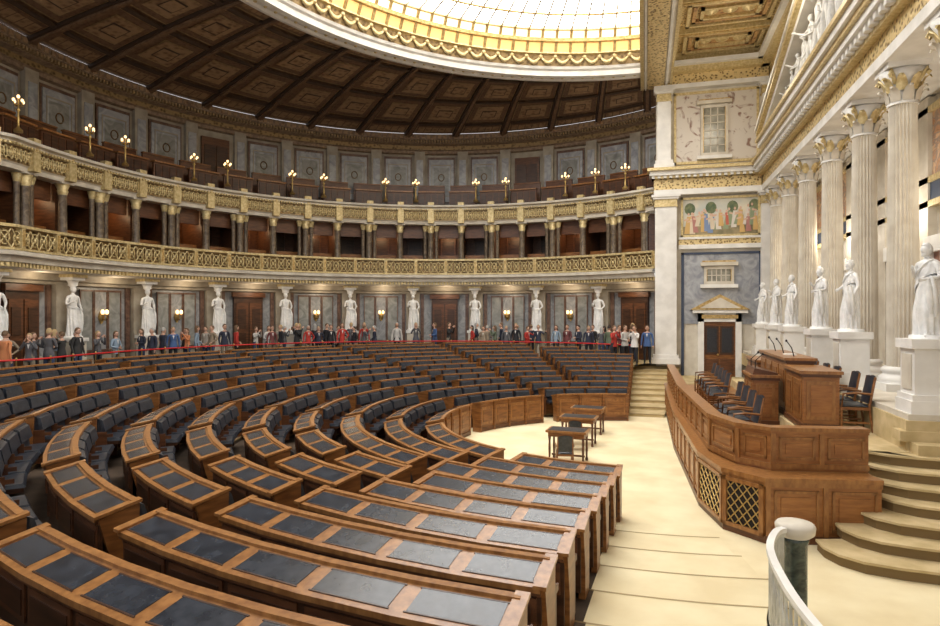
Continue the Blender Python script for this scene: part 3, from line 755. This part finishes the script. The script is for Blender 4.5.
# ---------------------------------------------------------------- rope barrier
mb=MB()
RS_=[a for a in SS if a<140]
mb.tube([G(a,12.2,FZ+.86) for a in RS_],.032,red,6)
for a in RS_[::3]:
    c=G(a,12.2,FZ); mb.lathe([(.15,0),(.15,.02),(.03,.05),(.022,.1),(.022,.86),(.04,.9),(.02,.94)],c,brass,seg=8)
mb.obj('rope_barrier')

# ---------------------------------------------------------------- benches
def bench(i,t0,t1):
    r=5+RS*i; z=tz(i); m=MB(); L=(rad(t1-t0))*(r+.2)
    n=max(1,round(L/.72)); dt=(t1-t0)/n
    F=lambda a,b,c:P(a,r+b,z+c)
    D=.38
    def slab(a0,a1,b0,z0a,b1,z1a,th,mt):
        m.hexa([F(a0,b0,z0a-th),F(a1,b0,z0a-th),F(a1,b1,z1a-th),F(a0,b1,z1a-th),F(a0,b0,z0a),F(a1,b0,z0a),F(a1,b1,z1a),F(a0,b1,z1a)],mt)
    e=math.degrees(.035/r)
    for k in range(n):
        a0=t0+dt*k; a1=a0+dt; g=math.degrees(.035/r)
        m.box(a0,a1,0,.04,0,.83,wood,f=F)
        slab(a0,a1,.03,.865,D,.79,.045,wood_l)
        slab(a0,a1,-.04,.89,.035,.89,.045,wood_l)
        sl=lambda b:.865-(b-.03)*.214
        slab(a0+g*2,a1-g*2,.07,sl(.07)+.004,.315,sl(.315)+.004,.006,inset_m)
        slab(a0+g*1.6,a1-g*1.6,.058,sl(.058)+.006,.07,sl(.07)+.006,.008,wood_d)
        slab(a0+g*1.6,a1-g*1.6,.316,sl(.316)+.006,.328,sl(.328)+.006,.008,wood_d)
        m.box(a0,a1,D-.08,D-.05,.10,.76,wood_d,f=F)
        m.box(a0+g,a1-g,D-.05,D-.035,.40,.69,wood_m,f=F)
        m.box(a0+2.2*g,a1-2.2*g,D-.036,D-.028,.45,.64,wood_d,f=F)
        m.box(a0,a1,D-.05,D-.01,.72,.775,wood_m,f=F)
        if i>0:
            m.hexa([F(a0+g,-.13,.40),F(a1-g,-.13,.40),F(a1-g,-.0,.40),F(a0+g,-.0,.40),F(a0+g*1.2,-.075,.83),F(a1-g*1.2,-.075,.83),F(a1-g,-.0,.85),F(a0+g,-.0,.85)],padm)
            m.hexa([F(a0+g,-.165,.60),F(a1-g,-.165,.60),F(a1-g,-.09,.55),F(a0+g,-.09,.55),F(a0+g*2,-.12,.80),F(a1-g*2,-.12,.80),F(a1-g*2,-.06,.83),F(a0+g*2,-.06,.83)],padm)
            m.box(a0+g,a1-g,-.40,-.1,.36,.42,wood_d,f=F)
            m.hexa([F(a0+g,-.42,.42),F(a1-g,-.42,.42),F(a1-g,-.12,.42),F(a0+g,-.12,.42),F(a0+g*1.6,-.39,.475),F(a1-g*1.6,-.39,.475),F(a1-g*1.6,-.14,.465),F(a0+g*1.6,-.14,.465)],padm)
            m.box(a0-.2*g,a0+.2*g,-.3,-.0,.5,.56,wood_m,f=F); 
            m.box(a0-.3*g,a0+.3*g,-.2,.0,0,.6,wood_m,f=F)
        else:
            m.box(a0,a1,-.03,0,.03,.12,wood_m,f=F)
            m.box(a0+g*2,a1-g*2,-.025,.0,.2,.72,wood_l,f=F)
            m.box(a0-.5*g,a0+.9*g,-.05,.0,.0,.84,wood,f=F)
            m.box(a0+g*3.4,a1-g*3.4,-.04,.0,.28,.64,wood,f=F)
    for a in (t0,t1):
        m.box(a-e,a+e,-.02,.24,0,.36,wood,f=F)
        q=[F(a-e,-.02,.36),F(a+e,-.02,.36),F(a+e,.24,.36),F(a-e,.24,.36),F(a-e,-.035,.855),F(a+e,-.035,.855),F(a+e,D-.03,.775),F(a-e,D-.03,.775)]
        m.hexa(q,wood); slab(a-e*1.5,a+e*1.5,-.055,.90,D+.015,.81,.03,wood_l)
    m.obj('parliament_bench')
inner=[29,72,108,144]; outer=[23.8,37.5,54,72,90,108,126,144,160]
for i in range(NR):
    r=5+RS*i
    e0=math.degrees(math.asin((.42+.055*i)/r)); e1=180-math.degrees(math.asin(.55/r))
    bs=inner if i<3 else outer
    gap=math.degrees(.27/r); pts=[e0-gap]+bs+[e1+gap]
    for a,b in zip(pts[:-1],pts[1:]):
        t0,t1=a+gap,b-gap
        if t0<24 and i>9: continue
        if t0<37 and i>10: continue
        if t0>85:
            ok=all(math.hypot(P(t,r+.6,0)[0]-CX,P(t,r+.6,0)[1]-CY)<=12.0 for t in (t0,(t0+t1)/2,t1))
            while not ok and t1-t0>4:
                t1-=1.0; ok=all(math.hypot(P(t,r+.6,0)[0]-CX,P(t,r+.6,0)[1]-CY)<=12.0 for t in (t0,t1))
            if not ok: continue
        bench(i,t0,t1)

# ---------------------------------------------------------------- rostrum
mb=MB()
lo=[(.72,23.6),(.74,17),(.97,12.1),(1.24,10.9),(1.76,10.4),(3.42,10.72)]
up=[(.80,23.6),(.84,17),(1.14,12.3),(1.48,11.4),(1.95,11.05),(3.42,11.3)]
def off(path,d):
    out=[]
    for i,p in enumerate(path):
        a=Vector(path[max(i-1,0)]);b=Vector(path[min(i+1,len(path)-1)]); t=(b-a).normalized(); n=Vector((-t.y,t.x)); out.append((p[0]+n.x*d,p[1]+n.y*d))
    return out
def strip(path,d0,d1,z0_,z1_,mt):
    A_=off(path,d0);B_=off(path,d1)
    mb.grid([[(a[0],a[1],z0_),(b[0],b[1],z0_),(b[0],b[1],z1_),(a[0],a[1],z1_)] for a,b in zip(A_,B_)],mt,cv=True)
def sub(path,step):
    out=[]
    for a,b in zip(path[:-1],path[1:]):
        n=max(1,round(math.dist(a,b)/step))
        for k in range(n): out.append((a[0]+(b[0]-a[0])*k/n,a[1]+(b[1]-a[1])*k/n))
    out.append(path[-1]); return out
mb.prism(lo+[(3.42,23.6)],0,.92,wood_r)
strip(lo,-.03,.05,0,.12,wood_m); strip(lo,-.04,.1,.86,.93,wood_l); strip(lo,-.06,.14,.93,1.0,wood_l)
mb.prism(lo+[(3.42,23.6)],.92,.96,wood_l)
strip(up,0,.12,.9,1.58,wood_r); strip(up,-.03,.16,1.56,1.6,wood_r); strip(up,-.05,.2,1.6,1.66,wood_l); strip(up,-.03,.03,1.0,1.08,wood_l)
def panels(path,z0_,z1_,step,d=0):
    pts=sub(path,step)
    for a,b in zip(pts[:-1],pts[1:]):
        a=Vector(a);b=Vector(b); L=(b-a).length; t=(b-a)/L; n=Vector((-t.y,t.x))
        f=lambda u,v,z:(a.x+t.x*u-n.x*v,a.y+t.y*u-n.y*v,z)
        mb.box(0,.07,0,.035,z0_,z1_,wood_l,f=f)
        u0,u1=.13,L-.06
        mb.box(u0,u1,0,.02,z0_+.06,z0_+.1,wood_l,f=f); mb.box(u0,u1,0,.02,z1_-.1,z1_-.06,wood_l,f=f)
        mb.box(u0,u0+.04,0,.02,z0_+.06,z1_-.06,wood_l,f=f); mb.box(u1-.04,u1,0,.02,z0_+.06,z1_-.06,wood_l,f=f)
        mb.box(u0+.1,u1-.1,0,.015,z0_+.16,z1_-.16,wood_r,f=f)
panels(lo[:3],.12,.86,.8); panels(lo[4:],.12,.86,.9); panels(up,1.08,1.56,.8)
for sa,sb in ((lo[2],lo[3]),(lo[3],lo[4])):
    a=Vector(sa);b=Vector(sb); L=(b-a).length; t=(b-a)/L; n=Vector((-t.y,t.x))
    g=lambda u,v,z:(a.x+t.x*u-n.x*v,a.y+t.y*u-n.y*v,z)
    mb.box(.05,L-.05,0,.015,.14,.84,blackm,f=g)
    m0=.06;N=5 if L>.9 else 4
    for q in range(N):
        u0=m0+(L-2*m0)*q/N;u1=m0+(L-2*m0)*(q+1)/N
        for zz in range(4):
            z0_=.15+.17*zz; z1_=z0_+.17
            mb.tube([g(u0,.03,z0_),g(u1,.03,z1_)],.011,brass,4); mb.tube([g(u0,.03,z1_),g(u1,.03,z0_)],.011,brass,4)
    for (u0,u1,z0_,z1_) in ((0,L,.1,.16),(0,L,.82,.88),(0,.07,.1,.88),(L-.07,L,.1,.88)): mb.box(u0,u1,0,.06,z0_,z1_,wood_l,f=g)
mb.obj('presidium_rostrum')
def panel_box(x0,x1,y0,y1,z0_,z1_,ny=3,nx=1):
    m=MB(); m.box(x0,x1,y0,y1,z0_,z1_-.05,wood_r)
    m.box(x0-.06,x1+.06,y0-.06,y1+.06,z1_-.06,z1_,wood_l); m.box(x0-.03,x1+.03,y0-.03,y1+.03,z1_-.12,z1_-.06,wood_m)
    m.box(x0-.04,x1+.04,y0-.04,y1+.04,z0_,z0_+.12,wood_m)
    for k in range(ny):
        a=y0+(y1-y0)*k/ny+.07;b=y0+(y1-y0)*(k+1)/ny-.07; m.box(x0-.02,x0,a,b,z0_+.2,z1_-.2,wood_l); m.box(x0-.035,x0,a+.09,b-.09,z0_+.29,z1_-.29,wood)
    for k in range(nx):
        a=x0+(x1-x0)*k/nx+.07;b=x0+(x1-x0)*(k+1)/nx-.07; m.box(a,b,y0-.02,y0,z0_+.2,z1_-.2,wood_l); m.box(a+.07,b-.07,y0-.035,y0,z0_+.27,z1_-.27,wood_r)
    return m
m=panel_box(3.0,3.65,13.7,15.2,1.2,2.36,2,1); m.obj('presidium_desk')
m=panel_box(3.05,3.6,15.4,18.6,1.2,2.5,4,1); 
for y in (15.9,17,18): m.tube([(3.3,y,2.5),(3.25,y,2.7),(3.15,y,2.85)],.012,blackm); m.sphere((3.14,y,2.86),.025,.025,.03,blackm,6,5)
m.box(3.2,3.45,16.3,16.6,2.5,2.53,stone_w)
m.obj('president_desk')
m=panel_box(3.0,3.6,18.8,20.6,1.2,2.2,2,1); m.obj('presidium_desk')
m=panel_box(2.35,2.88,15.4,16.6,.96,2.1,2,1)
m.hexa([(2.35,15.45,2.1),(2.88,15.45,2.1),(2.88,16.55,2.1),(2.35,16.55,2.1),(2.4,15.45,2.25),(2.88,15.45,2.14),(2.88,16.55,2.14),(2.4,16.55,2.25)],wood_m)
for y in (15.7,16.3): m.tube([(2.45,y,2.2),(2.45,y,2.4),(2.6,y,2.55)],.012,blackm); m.sphere((2.61,y,2.56),.03,.03,.03,blackm,6,5)
m.obj('speaker_lectern')
def chair_mesh(high=.5):
    m=MB(); 
    for x in (-.22,.22):
        m.tube([(x,-.22,0),(x*.98,-.22,.42)],.022,wood,6); m.tube([(x,.26,0),(x,.2,.42),(x*.95,.24,.62),(x*.92,.3,.45+high)],.022,wood,6)
        m.tube([(x*1.1,.22,.66),(x*1.15,0,.68),(x*1.1,-.2,.66),(x*1.0,-.22,.44)],.02,wood,6)
        m.box(x-.015,x+.015,-.2,.2,.15,.18,wood)
    m.box(-.24,.24,-.24,.22,.38,.43,wood); 
    m.grid([[(x,y,.43+.07*(1-(x/.25)**4)*(1-((y+.01)/.24)**4)) for x in (-.235,-.2,-.1,0,.1,.2,.235)] for y in (-.235,-.2,-.1,0,.1,.19,.215)],padm,True)
    for dy in (-.03,.03):
        m.grid([[(x,.2+dy*(1-(abs(x)/.26)**3)+.10*t,.5+high*.85*t+.05*(1-(x/.22)**2)*t) for x in (-.215,-.18,-.1,0,.1,.18,.215)] for t in (0,.1,.35,.6,.9,1)],padm,True)
    return m.mesh('leather_chair')
ch=chair_mesh()
for y in (12.6,13.4,14.2,15.0,17.1,17.9,18.7,19.5,20.4): link('leather_chair',ch,None,(1.75,y,.96),-pi/2+.1,1.05)
for y in (13.9,14.8,16.1,17.0,18.0,19.6): link('leather_chair',ch,None,(3.92,y,1.2),-pi/2,1.12)

# ---------------------------------------------------------------- well tables
def table(name,x,y,w,d):
    m=MB(); m.box(-w/2,w/2,-d/2,d/2,.70,.75,wood_l); m.box(-w/2+.05,w/2-.05,-d/2+.05,d/2-.05,.75,.756,leather)
    m.box(-w/2+.05,w/2-.05,-d/2+.05,d/2-.05,.6,.7,wood)
    for sx in (-1,1):
        for sy in (-1,1): m.lathe([(.03,0),(.035,.04),(.022,.1),(.03,.3),(.024,.5),(.035,.6)],(sx*(w/2-.08),sy*(d/2-.08),0),wood_m,seg=8)
    m.box(-w/2+.08,w/2-.08,-.02,.02,.12,.16,wood_m)
    link(name,m.mesh(name),None,(x,y,0),-.1)
table('stenographer_table',-1.75,14.9,.95,.6); table('stenographer_table',-1.7,16.9,.95,.6); table('stenographer_table',-1.6,18.6,.95,.6)
link('leather_chair',ch,None,(-1.75,14.2,0),pi+.2,.8); link('leather_chair',ch,None,(-1.7,16.2,0),pi,.8)

# ---------------------------------------------------------------- near banister and post
mb=MB()
mb.lathe([(.19,0),(.19,.1),(.14,.14),(.125,.18),(.125,.92),(.14,.95),(.14,1.0)],(1.62,7.75,0),marb_gr,seg=20)
mb.lathe([(.15,1.0),(.2,1.04),(.21,1.12),(.19,1.15),(.05,1.16)],(1.62,7.75,0),stone,seg=20)
mb.obj('newel_post')
mb=MB()
ctrl=[(1.47,7.55),(1.38,7.45),(1.27,7.15),(1.2,6.8),(1.18,6.3),(1.2,5.7),(1.28,5.1),(1.44,4.5),(1.7,3.9),(2.05,3.4)]
def cr(p0,p1,p2,p3,t): return tuple(.5*((2*b)+(-a+c)*t+(2*a-5*b+4*c-d)*t*t+(-a+3*b-3*c+d)*t**3) for a,b,c,d in zip(p0,p1,p2,p3))
pl=[]
for i in range(len(ctrl)-1):
    p=[ctrl[max(i-1,0)],ctrl[i],ctrl[i+1],ctrl[min(i+2,len(ctrl)-1)]]
    for q in range(4): pl.append(cr(*p,q/4))
pl.append(ctrl[-1])
for (d0,d1,z0_,z1_,mt) in ((-.035,.035,1.10,1.15,stone_w),(-.02,.02,1.06,1.10,iron),(-.05,.05,.0,.34,stone_w),(-.03,.03,.34,.4,iron)): strip(pl,d0,d1,z0_,z1_,mt)
for i in range(1,len(pl)-1):
    x,y=pl[i]; mb.tube([(x,y,.38),(x,y,1.07)],.014,iron,6)
    x2,y2=pl[i+1]; mb.tube([(x,y,.45),(x2,y2,.98)],.01,iron,5); mb.tube([(x,y,.98),(x2,y2,.45)],.01,iron,5)
mb.obj('curved_banister')

# ---------------------------------------------------------------- lights
w=bpy.data.worlds.new('World'); sc.world=w; w.use_nodes=True
w.node_tree.nodes['Background'].inputs['Color'].default_value=(.98,.98,1,1); w.node_tree.nodes['Background'].inputs['Strength'].default_value=1.05
def light(kind,loc,e,col=(1,.8,.55),size=.3):
    l=bpy.data.lights.new('lamp','POINT'); l.energy=e; l.color=col; l.shadow_soft_size=size
    o=bpy.data.objects.new(kind,l); o.location=loc; sc.collection.objects.link(o)
for s_ in range(-28,120,14):
    light('loge_lamp',G(s_,15.2,7.9),28,(1,.66,.36)); light('walkway_lamp',G(s_,14.0,4.7),24,(1,.80,.56))
for y in (14,19,24,28): light('presidium_unseen_light',(6.3,y,6),75,(1,.9,.74))
for y in (12,20,27): light('presidium_unseen_light',(3.2,y,12.6),110,(1,.9,.72),.5)  # unseen point lights without fixtures, added to brighten the stage ceiling
# camera
cd=bpy.data.cameras.new('Camera'); cd.sensor_width=36; cd.lens=24.01; cd.clip_start=.05; cd.clip_end=200
co=bpy.data.objects.new('Camera',cd); co.location=(0,0,3.5); co.rotation_euler=(pi/2,0,rad(15.6)); sc.collection.objects.link(co); sc.camera=co
